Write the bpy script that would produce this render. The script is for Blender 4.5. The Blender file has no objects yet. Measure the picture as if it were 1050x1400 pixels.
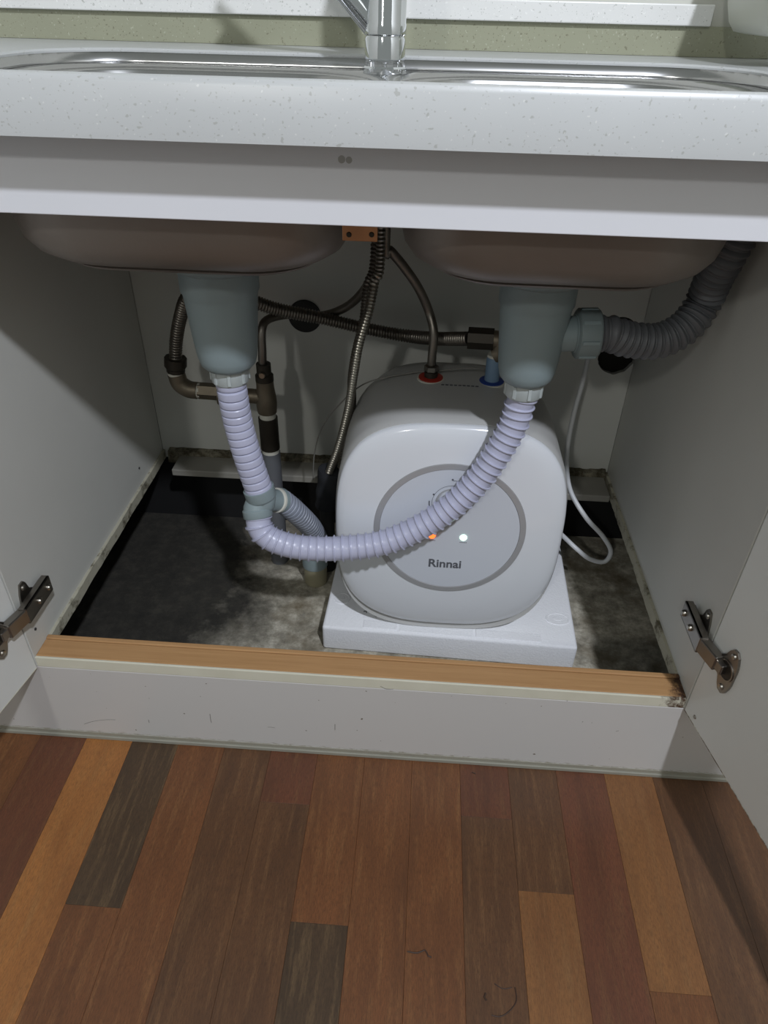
import bpy, bmesh, math, random
from mathutils import Vector, Matrix, noise
random.seed(7)
sc = bpy.context.scene
C = sc.collection
PI = math.pi

# ------------------------------------------------------------------ camera
CAM = Vector((0.06465, -0.62655, 0.90009)); YAW, PITCH, ROLL, F = -0.04993, 0.62934, 0.02518, 967.12
fwd = Vector((math.sin(YAW)*math.cos(PITCH), math.cos(YAW)*math.cos(PITCH), -math.sin(PITCH)))
rt = Vector((math.cos(YAW), -math.sin(YAW), 0)); up = rt.cross(fwd)
cr, sr = math.cos(ROLL), math.sin(ROLL)
rt, up = cr*rt + sr*up, -sr*rt + cr*up
cd = bpy.data.cameras.new('camera'); cam = bpy.data.objects.new('camera', cd); C.objects.link(cam)
cd.sensor_fit = 'VERTICAL'; cd.sensor_height = 24; cd.lens = F/1400*24; cd.clip_start = .01
m = Matrix((rt, up, -fwd)).transposed().to_4x4(); m.translation = CAM; cam.matrix_world = m
sc.camera = cam
def at(u, v, y):                                    # the point of depth y behind the cabinet front seen at (u, v)
    d = fwd + (u-525)/F*rt - (v-700)/F*up
    return CAM + d*((y-CAM.y)/d.y)

# ------------------------------------------------------------------ light and exposure
w = bpy.data.worlds.new('world'); sc.world = w; w.use_nodes = True
w.node_tree.nodes['Background'].inputs[0].default_value = (.93, 1, .95, 1)
w.node_tree.nodes['Background'].inputs[1].default_value = .26
def lamp(name, loc, size, power, col, aim=(0, .2, .3)):
    l = bpy.data.lights.new(name, 'AREA'); l.shape = 'DISK'; l.size = size; l.energy = power; l.color = col
    o = bpy.data.objects.new(name, l); C.objects.link(o); o.location = loc
    o.rotation_euler = (Vector(aim)-Vector(loc)).to_track_quat('-Z', 'Y').to_euler(); return o
lamp('ceiling_light', (.65, -1.37, 2.35), .10, 42, (.87, .91, 1))
lamp('ceiling_light_far', (-.8, -2.9, 2.35), .18, 14, (1, 1, .96))
sc.view_settings.view_transform = 'Standard'; sc.view_settings.look = 'None'
sc.view_settings.gamma = 1; sc.view_settings.exposure = 0; sc.view_settings.use_curve_mapping = False

# ------------------------------------------------------------------ materials
def lin(c): return tuple(((x/255+.055)/1.055)**2.4 if x > 10 else x/255/12.92 for x in c)+(1,)
class NT:
    def __init__(s, name):
        s.m = bpy.data.materials.new(name); s.m.use_nodes = True; s.t = s.m.node_tree; s.b = s.t.nodes['Principled BSDF']
        s.co = None
    def n(s, ty, **kw):
        n = s.t.nodes.new(ty)
        for k, v in kw.items():
            if k in n.inputs.keys(): n.inputs[k].default_value = v
            else: setattr(n, k, v)
        return n
    def l(s, a, b): s.t.links.new(a, b)
    def coord(s, scale=(1, 1, 1), world=False):
        if world: g = s.n('ShaderNodeNewGeometry').outputs['Position']
        else: g = s.n('ShaderNodeTexCoord').outputs['Object']
        mp = s.n('ShaderNodeMapping'); mp.inputs['Scale'].default_value = scale; s.l(g, mp.inputs[0]); return mp.outputs[0]
    def noise(s, co, scale, detail=3, rough=.5):
        n = s.n('ShaderNodeTexNoise', Scale=scale, Detail=detail, Roughness=rough); s.l(co, n.inputs['Vector']); return n.outputs['Fac']
    def ramp(s, f, stops):
        r = s.n('ShaderNodeValToRGB'); e = r.color_ramp.elements
        while len(e) < len(stops): e.new(.5)
        for i, (p, c) in enumerate(stops): e[i].position = p; e[i].color = c
        s.l(f, r.inputs[0]); return r.outputs[0]
    def mix(s, f, a, b, mode='MIX'):
        n = s.n('ShaderNodeMix', data_type='RGBA', blend_type=mode)
        for i, v in ((0, f), (6, a), (7, b)):
            if isinstance(v, (int, float, tuple)): n.inputs[i].default_value = v
            else: s.l(v, n.inputs[i])
        return n.outputs[2]
    def bump(s, f, strength, dist=.001):
        b = s.n('ShaderNodeBump', Strength=strength, Distance=dist); s.l(f, b.inputs['Height']); s.l(b.outputs[0], s.b.inputs['Normal'])
    def base(s, c): 
        if isinstance(c, tuple): s.b.inputs['Base Color'].default_value = c
        else: s.l(c, s.b.inputs['Base Color'])
    def p(s, **kw):
        for k, v in kw.items(): s.b.inputs[k.replace('_', ' ')].default_value = v
        return s.m
W_, B_ = (1, 1, 1, 1), (0, 0, 0, 1)
def simple(name, c, rough=.5, metal=0, var=.12, scale=40, bump=0, bscale=200, coat=0, **kw):
    a = NT(name); co = a.coord(); f = a.noise(co, scale)
    c0 = lin(c); d = tuple(x*(1-var) for x in c0[:3])+(1,)
    a.base(a.mix(f, c0, d))
    if bump: a.bump(a.noise(co, bscale), bump)
    return a.p(Roughness=rough, Metallic=metal, Coat_Weight=coat, **kw)
def speckled(name, c, dark, light, rough=.3):
    a = NT(name); co = a.coord((1, 1, 1), True); col = a.mix(a.noise(co, 9, 4), lin(c), tuple(x*.88 for x in lin(c)[:3])+(1,))
    for sc_, thr, cc in ((420, .73, dark), (260, .755, dark), (340, .74, light)):
        f = a.ramp(a.noise(co, sc_, 1, .3), [(thr-.03, B_), (thr+.01, W_)])
        col = a.mix(f, col, lin(cc))
    a.base(col); return a.p(Roughness=rough)
M = {}
M['stone'] = speckled('solid_surface_white', (190, 192, 192), (166, 167, 164), (200, 201, 199), .32)
M['stone_olive'] = speckled('solid_surface_olive', (163, 164, 142), (132, 130, 110), (180, 180, 160), .25)
M['stone_bright'] = speckled('solid_surface_bright', (240, 240, 238), (200, 201, 197), (246, 246, 244), .25)
M['laminate'] = simple('white_laminate', (220, 221, 217), .42, var=.07, scale=6, bump=.05, bscale=600)
M['laminate_in'] = simple('cabinet_lining', (206, 206, 200), .5, var=.1, scale=8, bump=.12, bscale=900)
M['apron'] = simple('rail_laminate', (218, 219, 224), .4, var=.05, scale=5)
M['steel'] = simple('brushed_steel', (190, 190, 190), .22, 1, var=.1, scale=30)
M['steel_under'] = simple('sink_underside', (138, 129, 122), .42, .45, var=.2, scale=12, bump=.1, bscale=300)
M['chrome'] = simple('chrome', (225, 228, 232), .06, 1, var=.02)
M['nickel'] = simple('nickel_plated_steel', (146, 141, 134), .34, 1, var=.15, scale=60)
M['flex'] = simple('flexible_steel', (175, 170, 160), .33, 1, var=.2, scale=200)
M['flex_dark'] = simple('corrugated_steel', (140, 134, 126), .42, 1, var=.3, scale=120)
M['brass'] = simple('tarnished_brass', (128, 118, 102), .5, .7, var=.35, scale=50, bump=.2, bscale=200)
M['bronze'] = simple('dark_fitting', (62, 57, 50), .5, .6, var=.3, scale=50)
M['copper'] = simple('zinc_bracket', (196, 140, 100), .4, .6, var=.35, scale=60)
M['pvc'] = simple('grey_pvc', (134, 148, 151), .45, var=.12, scale=14)
M['pvc_dark'] = simple('grey_pvc_hose', (98, 100, 104), .5, var=.12, scale=14)
M['pvc_nut'] = simple('grey_pvc_nut', (178, 186, 186), .45, var=.1, scale=30)
M['hose'] = simple('lavender_grey_hose', (182, 184, 206), .32, var=.08, scale=30, Subsurface_Weight=.0)
M['hose_rib'] = M['hose']
M['white_tape'] = simple('white_thread_tape', (205, 203, 192), .7)
M['cream'] = simple('cream_pvc', (160, 154, 128), .5, var=.2, scale=40)
M['heater'] = simple('white_enamel', (214, 217, 222), .16, var=.03, scale=5, coat=.4)
M['heater_body'] = simple('painted_steel_body', (186, 186, 184), .4, var=.05, scale=8)
M['disk'] = simple('heater_panel', (196, 200, 208), .3, var=.03, scale=5)
M['silver'] = simple('silver_trim', (176, 176, 178), .42, .35, var=.1, scale=12)
M['print'] = simple('grey_print', (88, 90, 96), .5, var=.02)
M['red'] = simple('red_plastic', (165, 50, 38), .4)
M['blue'] = simple('blue_plastic', (35, 62, 135), .4)
M['blue_valve'] = simple('blue_valve_plastic', (110, 135, 160), .4)
M['rubber'] = simple('black_rubber', (44, 44, 44), .7, var=.3, scale=60)
M['insul'] = simple('black_foam_insulation', (38, 40, 44), .85, var=.3, scale=80, bump=.3, bscale=300)
M['cord'] = simple('white_cord', (208, 210, 212), .4, var=.03)
M['tube'] = simple('clear_wire', (120, 118, 112), .4, var=.05)
M['black'] = simple('flat_black', (17, 17, 18), .8, var=.3, scale=20)
M['wall'] = simple('painted_wall', (205, 205, 198), .7, var=.04)
M['void'] = simple('wall_cavity', (26, 23, 17), .9, var=.4, scale=60, bump=.4, bscale=80)
M['screw'] = simple('zinc_screw', (165, 160, 150), .3, 1)
def emis(name, c, s):
    a = NT(name); a.base(lin(c)); a.b.inputs['Emission Color'].default_value = lin(c); a.b.inputs['Emission Strength'].default_value = s; return a.m
M['led_red'] = emis('led_orange', (255, 96, 40), 3.2); M['led_green'] = emis('led_green_white', (205, 255, 225), 2.6)

a = NT('styrofoam'); co = a.coord()
v = a.n('ShaderNodeTexVoronoi', Scale=330); a.l(co, v.inputs['Vector'])
a.base(a.mix(a.noise(co, 6), lin((243, 244, 247)), lin((235, 237, 241)))); a.bump(v.outputs['Distance'], .35, .001); M['foam'] = a.p(Roughness=.75)

a = NT('dirty_edge'); co = a.coord((1, 1, 1), True)
f = a.ramp(a.noise(co, 55, 6, .7), [(.42, B_), (.6, W_)])
a.base(a.mix(f, lin((74, 67, 50)), lin((138, 132, 114)))); a.bump(f, .6, .003); M['dirty'] = a.p(Roughness=.85)

a = NT('dirty_edge_pale'); co = a.coord((1, 1, 1), True)
f = a.ramp(a.noise(co, 40, 6, .7), [(.36, B_), (.5, W_)])
a.base(a.mix(f, lin((96, 90, 72)), lin((176, 172, 154)))); a.bump(f, .3, .002); M['dirty2'] = a.p(Roughness=.85)

a = NT('plinth_laminate'); co = a.coord((1, 1, 1), True)
sep = a.n('ShaderNodeSeparateXYZ'); a.l(co, sep.inputs[0])
f1 = a.ramp(a.noise(a.coord((14, 1, 90), True), 3, 4, .7), [(.70, B_), (.74, W_)])
mr = a.n('ShaderNodeMapRange'); a.l(sep.outputs['Z'], mr.inputs[0]); mr.inputs[1].default_value = .035; mr.inputs[2].default_value = .012
ma = a.n('ShaderNodeMath', operation='MULTIPLY'); a.l(mr.outputs[0], ma.inputs[0]); a.l(a.noise(a.coord((10, 1, 50), True), 8, 6, .8), ma.inputs[1])
f2 = a.ramp(ma.outputs[0], [(.44, B_), (.56, W_)])
f3 = a.ramp(a.noise(co, 150, 1, .2), [(.79, B_), (.81, W_)])
c = a.mix(f2, lin((190, 188, 185)), lin((135, 128, 110)))
c = a.mix(f1, c, lin((168, 162, 150))); c = a.mix(f3, c, lin((110, 104, 92)))
a.base(c); M['plinth'] = a.p(Roughness=.38)

a = NT('brown_batten'); co = a.coord((1, 14, 14), True)
f = a.noise(a.coord((2.5, 60, 60), True), 4, 5, .6)
c = a.mix(f, lin((188, 148, 102)), lin((152, 112, 72)))
g = a.ramp(a.noise(a.coord((1, 1, 1), True), 6, 4), [(.35, B_), (.7, W_)])
sep = a.n('ShaderNodeSeparateXYZ'); a.l(a.coord((1, 1, 1), True), sep.inputs[0])
mr = a.n('ShaderNodeMapRange'); a.l(sep.outputs['X'], mr.inputs[0]); mr.inputs[1].default_value = .39; mr.inputs[2].default_value = .43
ma = a.n('ShaderNodeMath', operation='MULTIPLY'); a.l(mr.outputs[0], ma.inputs[0]); a.l(a.noise(a.coord((1, 1, 1), True), 90, 6, .8), ma.inputs[1])
c = a.mix(a.ramp(ma.outputs[0], [(.3, B_), (.5, W_)]), c, lin((60, 38, 22)))
a.base(c); a.bump(f, .2); M['batten'] = a.p(Roughness=.55)

a = NT('cream_edge_band'); co = a.coord((1, 1, 1), True)
sep = a.n('ShaderNodeSeparateXYZ'); a.l(co, sep.inputs[0])
mr = a.n('ShaderNodeMapRange'); a.l(sep.outputs['X'], mr.inputs[0]); mr.inputs[1].default_value = .36; mr.inputs[2].default_value = .42
ma = a.n('ShaderNodeMath', operation='MULTIPLY'); a.l(mr.outputs[0], ma.inputs[0]); a.l(a.noise(co, 90, 6, .8), ma.inputs[1])
c = a.mix(a.noise(co, 20, 5), lin((212, 210, 194)), lin((192, 189, 170)))
a.base(a.mix(a.ramp(ma.outputs[0], [(.38, B_), (.55, W_)]), c, lin((70, 48, 30)))); M['edge'] = a.p(Roughness=.5)

a = NT('toned_concrete'); co = a.coord((1, 1, 1), True)
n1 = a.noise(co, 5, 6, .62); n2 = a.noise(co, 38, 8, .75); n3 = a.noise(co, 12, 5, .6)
pale_tone = a.ramp(n2, [(.3, lin((110, 105, 94))), (.5, lin((168, 162, 146))), (.66, lin((214, 208, 192)))])
pale_tone = a.mix(a.ramp(n3, [(.50, B_), (.70, W_)]), pale_tone, lin((112, 101, 80)))
dark_tone = a.ramp(n2, [(.3, lin((36, 35, 31))), (.5, lin((48, 46, 41))), (.72, lin((68, 65, 57)))])
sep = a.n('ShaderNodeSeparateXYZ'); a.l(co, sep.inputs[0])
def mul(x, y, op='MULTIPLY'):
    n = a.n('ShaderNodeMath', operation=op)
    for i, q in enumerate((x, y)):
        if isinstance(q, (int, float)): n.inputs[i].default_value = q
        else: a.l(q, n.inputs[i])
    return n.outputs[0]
e = mul(mul(sep.outputs['X'], .205, 'ADD'), 6.0)                 # darker tone towards the left side panel
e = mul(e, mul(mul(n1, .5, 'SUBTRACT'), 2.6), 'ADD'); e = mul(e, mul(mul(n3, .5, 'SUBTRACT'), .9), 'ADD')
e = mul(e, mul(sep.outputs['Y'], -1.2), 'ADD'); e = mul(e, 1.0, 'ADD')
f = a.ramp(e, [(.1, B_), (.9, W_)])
a.base(a.mix(f, dark_tone, pale_tone)); a.bump(n2, .5, .004); M['concrete'] = a.p(Roughness=.8)

def wood(name, c1, c2, streak):
    a = NT(name); oi = a.n('ShaderNodeObjectInfo')
    g = a.n('ShaderNodeNewGeometry').outputs['Position']
    ad = a.n('ShaderNodeVectorMath', operation='ADD'); a.l(g, ad.inputs[0])
    sc2 = a.n('ShaderNodeVectorMath', operation='SCALE'); a.l(oi.outputs['Location'], sc2.inputs[0]); sc2.inputs['Scale'].default_value = 7.3
    a.l(sc2.outputs[0], ad.inputs[1])
    def mp(s):
        n = a.n('ShaderNodeMapping'); n.inputs['Scale'].default_value = s; a.l(ad.outputs[0], n.inputs[0]); return n.outputs[0]
    f1 = a.noise(mp((14, 2.6, 1)), 2, 5, .65); f2 = a.noise(mp((420, 60, 1)), 2, 6, .8); f3 = a.noise(mp((60, 5, 1)), 2, 4, .6)
    c = a.mix(a.ramp(f1, [(.3, B_), (.7, W_)]), lin(c1), lin(c2))
    c = a.mix(a.ramp(f3, [(.5, B_), (.72, W_)]), c, lin(streak))
    c = a.mix(a.ramp(f2, [(.44, B_), (.64, (.75, .75, .75, 1))]), c, lin(tuple(x*.62 for x in c1)))
    a.base(c); a.bump(f2, .15); return a.p(Roughness=.46)
WOOD = {
 'red': wood('plank_red', (108, 64, 42), (84, 50, 32), (106, 70, 44)),
 'orange': wood('plank_orange', (164, 108, 56), (130, 82, 42), (150, 104, 58)),
 'dark': wood('plank_dark', (80, 61, 42), (64, 48, 33), (106, 84, 58)),
 'brown': wood('plank_brown', (118, 74, 42), (92, 57, 33), (124, 84, 50)),
 'umber': wood('plank_umber', (100, 67, 41), (76, 51, 33), (110, 78, 50)),
 'tan': wood('plank_tan', (136, 92, 52), (108, 70, 40), (128, 90, 54)),
}

# ------------------------------------------------------------------ mesh helpers
def obj(name, bm, mat, parent=None, smooth=False, recalc=True):
    if recalc: bmesh.ops.recalc_face_normals(bm, faces=bm.faces)
    me = bpy.data.meshes.new(name); bm.to_mesh(me); bm.free()
    for mt in (mat if isinstance(mat, list) else [mat]): me.materials.append(mt)
    if smooth:
        for p in me.polygons: p.use_smooth = True
        if smooth != True: me.set_sharp_from_angle(angle=math.radians(smooth))
    o = bpy.data.objects.new(name, me); C.objects.link(o)
    if parent: o.parent = parent
    return o
def thing(name, label, cat, loc=(0, 0, 0), group=None):
    o = bpy.data.objects.new(name, None); C.objects.link(o); o.empty_display_size = .02
    o['label'] = label; o['category'] = cat
    if group: o['group'] = group
    return o
def settle(root, loc):                               # move an empty to its base without moving its parts
    root.location = loc
    for c in root.children: c.location = c.location - Vector(loc)
def tag(o, label, cat, group=None):
    o['label'] = label; o['category'] = cat
    if group: o['group'] = group
    return o
def box(bm, x0, x1, y0, y1, z0, z1, bev=0, mt=None, seg=2):
    r = bmesh.ops.create_cube(bm, size=1)
    for v in r['verts']: v.co = Vector((x0+(v.co.x+.5)*(x1-x0), y0+(v.co.y+.5)*(y1-y0), z0+(v.co.z+.5)*(z1-z0)))
    vs = r['verts']
    if bev:
        es = list({e for v in vs for e in v.link_edges})
        g = bmesh.ops.bevel(bm, geom=es, offset=bev, segments=seg, affect='EDGES', profile=.5)
        vs = list({v for f in g['faces'] for v in f.verts} | set(v for v in vs if v.is_valid))
    if mt is not None: bmesh.ops.transform(bm, matrix=mt, verts=vs)
    return vs
def BM(): return bmesh.new()
def boxo(name, mat, parent, *a, bev=0, mt=None):
    bm = BM(); box(bm, *a, bev=bev, mt=mt); return obj(name, bm, mat, parent)
def frame_of(d):
    d = d.normalized(); s = Vector((0, 0, 1)) if abs(d.z) < .9 else Vector((1, 0, 0))
    a = d.cross(s).normalized(); return a, d.cross(a).normalized()
def catmull(pts, step):
    P = [Vector(p) for p in pts]; P = [2*P[0]-P[1]]+P+[2*P[-1]-P[-2]]
    dense = []
    for i in range(1, len(P)-2):
        for k in range(40):
            t = k/40; a, b, c, d = P[i-1:i+3]
            dense.append(.5*((2*b)+(-a+c)*t+(2*a-5*b+4*c-d)*t*t+(-a+3*b-3*c+d)*t**3))
    dense.append(P[-2])
    out = [dense[0]]; acc = 0
    L = [0]
    for i in range(1, len(dense)): L.append(L[-1]+(dense[i]-dense[i-1]).length)
    n = max(2, int(L[-1]/step)); j = 0; out = []
    for k in range(n+1):
        s = L[-1]*k/n
        while j < len(L)-2 and L[j+1] < s: j += 1
        t = (s-L[j])/max(1e-9, L[j+1]-L[j]); out.append(dense[j].lerp(dense[j+1], min(1, t)))
    return out, L[-1]
def tube(bm, pts, rad, step=.004, seg=14, cap=True, straight=False):
    """rad: number or function of arc length (metres)"""
    if straight: P = [Vector(p) for p in pts]; 
    else: P, L = catmull(pts, step)
    s = 0; a = None; prev = None; rings = []
    for i, p in enumerate(P):
        d = (P[min(i+1, len(P)-1)]-P[max(i-1, 0)])
        if i: s += (p-P[i-1]).length
        if a is None: a, b = frame_of(d)
        dn = d.normalized(); a = (a-dn*a.dot(dn)).normalized(); b = dn.cross(a)
        r = rad(s, i) if callable(rad) else rad
        ring = [bm.verts.new(p+a*r*math.cos(2*PI*k/seg)+b*r*math.sin(2*PI*k/seg)) for k in range(seg)]
        if prev:
            for k in range(seg): bm.faces.new((prev[k], prev[(k+1) % seg], ring[(k+1) % seg], ring[k]))
        rings.append(ring); prev = ring
    if cap:
        bm.faces.new(rings[0][::-1]); bm.faces.new(rings[-1])
    return P
def profile_tube(bm, pts, period, prof, seg=20):
    """corrugated hose: prof = list of (phase, radius) repeated along the path"""
    P, L = catmull(pts, .002)
    n = max(1, round(L/period)); per = L/n
    st = [((i+ph)*per, r) for i in range(n) for ph, r in prof]+[(L, prof[0][1])]
    cum = [0]
    for i in range(1, len(P)): cum.append(cum[-1]+(P[i]-P[i-1]).length)
    Q = []; j = 0
    for s, r in st:
        while j < len(cum)-2 and cum[j+1] < s: j += 1
        Q.append((P[j].lerp(P[j+1], min(1, max(0, (s-cum[j])/max(1e-9, cum[j+1]-cum[j])))), r, (P[min(j+2, len(P)-1)]-P[max(j-2, 0)]).normalized()))
    a = None; prev = None; first = None
    for p, r, d in Q:
        if a is None: a, _ = frame_of(d)
        a = (a-d*a.dot(d)).normalized(); b = d.cross(a)
        ring = [bm.verts.new(p+a*r*math.cos(2*PI*k/seg)+b*r*math.sin(2*PI*k/seg)) for k in range(seg)]
        if prev:
            for k in range(seg): bm.faces.new((prev[k], prev[(k+1) % seg], ring[(k+1) % seg], ring[k]))
        else: first = ring
        prev = ring
    bm.faces.new(first[::-1]); bm.faces.new(prev)
def lathe(bm, prof, mt=None, seg=32):
    """prof: list of (r, z) from bottom to top, closed with caps"""
    rings = []
    for r, z in prof:
        rings.append([bm.verts.new((r*math.cos(2*PI*k/seg), r*math.sin(2*PI*k/seg), z)) for k in range(seg)])
    for A, B in zip(rings, rings[1:]):
        for k in range(seg): bm.faces.new((A[k], A[(k+1) % seg], B[(k+1) % seg], B[k]))
    bm.faces.new(rings[0][::-1]); bm.faces.new(rings[-1])
    vs = [v for r in rings for v in r]
    if mt is not None: bmesh.ops.transform(bm, matrix=mt, verts=vs)
    return vs
def axis(p, d):                                      # matrix putting local z along d at p
    q = Vector(d).to_track_quat('Z', 'Y').to_matrix().to_4x4(); q.translation = Vector(p); return q
def T(*p): return Matrix.Translation(Vector(p))
def lobe(name, mat, parent, prof, p, d=(0, 0, 1), seg=32, smooth=40):
    bm = BM(); lathe(bm, prof, axis(p, d), seg); return obj(name, bm, mat, parent, smooth)
def rrect(cx, cy, hx, hy, r, n=8):                   # rounded rectangle outline
    out = []
    for (sx, sy, a0) in ((1, 1, 0), (-1, 1, 90), (-1, -1, 180), (1, -1, 270)):
        for k in range(n+1):
            t = math.radians(a0+90*k/n); out.append((cx+sx*(hx-r)+r*math.cos(t), cy+sy*(hy-r)+r*math.sin(t)))
    return out
def loft(bm, rings, cap0=False, cap1=False):
    R = [[bm.verts.new(p) for p in ring] for ring in rings]; n = len(R[0])
    for A, B in zip(R, R[1:]):
        for k in range(n): bm.faces.new((A[k], A[(k+1) % n], B[(k+1) % n], B[k]))
    if cap0: bm.faces.new(R[0][::-1])
    if cap1: bm.faces.new(R[-1])
    return R
def cut(o, cutters):
    for c in cutters:
        md = o.modifiers.new('b', 'BOOLEAN'); md.object = c; md.operation = 'DIFFERENCE'; md.solver = 'EXACT'
    dg = bpy.context.evaluated_depsgraph_get(); me = bpy.data.meshes.new_from_object(o.evaluated_get(dg))
    o.modifiers.clear(); o.data = me
    for c in cutters: bpy.data.objects.remove(c)
def text(s, size, extr, mt, mat, parent, name='lettering'):
    cu = bpy.data.curves.new('t', 'FONT'); cu.body = s; cu.size = size; cu.extrude = extr; cu.align_x = 'CENTER'; cu.align_y = 'CENTER'; cu.offset = size*.02
    t = bpy.data.objects.new('t', cu); C.objects.link(t)
    me = bpy.data.meshes.new_from_object(t.evaluated_get(bpy.context.evaluated_depsgraph_get()))
    bpy.data.objects.remove(t); me.transform(mt); me.materials.clear(); me.materials.append(mat)
    o = bpy.data.objects.new(name, me); C.objects.link(o); o.parent = parent; return o

# ------------------------------------------------------------------ setting
H, ZR, ZB, D = .435, .1685, .1505, .548
def struct(o): o['kind'] = 'structure'; return o
fl = struct(boxo('floor', M['rubber'], None, -1.25, 1.25, -2.4, .02, -.05, -.0125))
PW = .0692; X0 = .0146
cols = {  # column index: list of (joint y, kind) from the plinth outwards
 -7: [(-.62, 'brown'), (-1.3, 'red')], -6: [(-.5, 'red'), (-1.2, 'brown')], -5: [(-.62, 'orange'), (-1.3, 'brown')],
 -4: [(-.2362, 'dark'), (-.85, 'brown')], -3: [(-.52, 'brown'), (-1.1, 'umber')], -2: [(-.40, 'umber'), (-1.0, 'brown')],
 -1: [(-.084, 'red'), (-.60, 'umber')], 0: [(-.236, 'brown'), (-.80, 'dark')], 1: [(-.56, 'brown'), (-1.1, 'red')],
 2: [(-.45, 'brown'), (-1.0, 'tan')], 3: [(-.084, 'red'), (-.66, 'umber')], 4: [(-.1786, 'umber'), (-.75, 'tan')],
 5: [(-.60, 'red'), (-1.2, 'brown')], 6: [(-.28, 'tan'), (-.9, 'brown')], 7: [(-.5, 'umber'), (-1.1, 'red')],
}
kinds = list(WOOD)
xk = -17
while xk <= 17:
    seq = cols.get(xk) or [(-.1-.5*random.random(), random.choice(kinds)), (-1.0-.3*random.random(), random.choice(kinds))]
    y = .012; prevk = None
    for (yj, k) in seq+[(-1.75, random.choice(kinds)), (-2.4, random.choice(kinds))]:
        if yj >= y: continue
        x1 = X0+PW*xk; g = .00010
        bm = BM(); cx, cy = x1-PW/2, (y+yj)/2
        box(bm, -PW/2+g, PW/2-g, (yj-y)/2+g, (y-yj)/2-g, -.0124, 0, bev=.00025, seg=1)
        p = obj('plank', bm, WOOD[k], fl); p.location = (cx, cy, 0)
        y = yj
    xk += 1
# scuffs on the floor
def scuff(name, pts, r, mat=None):
    bm = BM(); tube(bm, [(x, y, .0002) for x, y in pts], r, .004, 8); return obj(name, bm, mat or M['scuff'], fl)
M['scuff'] = simple('dark_scuff', (58, 38, 26), .6)
def ground(u, v):
    d = fwd + (u-525)/F*rt - (v-700)/F*up; p = CAM+d*((0-CAM.z)/d.z); return p.x, p.y
scuff('scuff', [ground(*q) for q in ((557, 1301), (570, 1303), (582, 1299), (584, 1306), (590, 1309))], .0009)
scuff('scuff', [ground(*q) for q in ((664, 1358), (662, 1364), (665, 1368))], .0012)
scuff('scuff', [ground(*q) for q in ((704, 1350), (706, 1368), (697, 1382), (684, 1390), (672, 1388))], .0007)
scuff('scuff', [ground(*q) for q in ((676, 1345), (688, 1352), (700, 1350))], .0006)
scuff('scuff', [ground(*q) for q in ((645, 1056), (650, 1058))], .0008)
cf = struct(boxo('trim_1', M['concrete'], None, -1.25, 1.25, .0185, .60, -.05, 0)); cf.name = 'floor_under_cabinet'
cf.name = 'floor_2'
wb = struct(boxo('wall_back', M['wall'], None, -1.25, 1.25, .565, .70, 0, 2.4))
boxo('black_band', M['black'], wb, -1.25, 1.25, .560, .565, 0, .30)  # plain black strip along the foot of the back wall
for n_, x0, x1 in (('wall_left', -1.35, -1.25), ('wall_right', 1.25, 1.35)):
    struct(boxo(n_, M['wall'], None, x0, x1, -1.2, .70, 0, 2.4))

# plinth (kickboard)
pl = struct(boxo('baseboard_front', M['plinth'], None, -1.25, 1.25, 0, .018, .0065, ZB-.0005, bev=.0008))
boxo('floor_seal', simple('floor_seal_grey', (150, 148, 136), .6, var=.25, scale=30), pl, -1.25, 1.25, -.0035, 0, 0, .0065, bev=.0008)
boxo('plinth_base_strip', simple('plinth_base_strip', (150, 147, 134), .5, var=.2), pl, -1.25, 1.25, -.0012, .0, .0065, .0125)

M['smear'] = simple('grey_smear', (128, 125, 120), .6)
for sm in (((115, 990), (128, 986), (145, 984), (158, 984)), ((287, 976), (288, 984), (289, 988)), ((366, 994), (371, 994), (376, 995)), ((203, 984), (204, 988)), ((458, 990), (458, 998)), ((842, 1000), (846, 999)), ((520, 938), (528, 942), (538, 942))):
    bm = BM(); tube(bm, [Vector((p.x, .0001, p.z)) for p in (at(u, v, 0) for u, v in sm)], .0005, .004, 6); obj('scuff', bm, M['smear'], pl)

# ------------------------------------------------------------------ sink cabinet
cab = thing('sink_cabinet', 'white laminate cabinet carcass under the sink with its bottom board cut out', 'cabinet', (0, 0, ZB))
def cp(name, mat, *a, bev=.0008):
    return boxo(name, mat, cab, *a, bev=bev)
cp('side_panel', M['laminate_in'], -H-.015, -H, 0, D, ZB, .8075)
cp('side_panel', M['laminate_in'], H, H+.015, 0, D, ZB, .8075)
fr = cp('front_rail', M['apron'], -H, H, 0, .018, .7418, .8075)
cp('light_stop_panel', M['laminate'], -1.25, -H-.0155, 0, .018, ZB, .8075)  # unseen panels added either side to stop light leaking in beside the carcass
cp('light_stop_panel', M['laminate'], H+.0155, 1.25, 0, .018, ZB, .8075)
bp = cp('back_panel', M['laminate_in'], -H, H, D, D+.009, ZB, .80)
def hole(cx, cz, r, jag, seed):
    bm = BM(); random.seed(seed); n = 40
    ring = [(r*(1+jag*(random.random()-.5))*math.cos(2*PI*k/n), r*(1+jag*(random.random()-.5))*math.sin(2*PI*k/n)) for k in range(n)]
    loft(bm, [[(cx+x, .50, cz+z) for x, z in ring], [(cx+x, .62, cz+z) for x, z in ring]], True, True)
    return obj('cutter', bm, M['black'])
h1 = at(847, 456, D); h2 = at(849, 489, D)
cut(bp, [hole(h1.x, h1.z, .029, .0, 1)]); cut(bp, [hole(min(h2.x, .403), h2.z, .0315, .09, 4)])
boxo('wall_cavity', M['void'], cab, .34, .434, D+.010, D+.0112, .30, .54)
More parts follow.
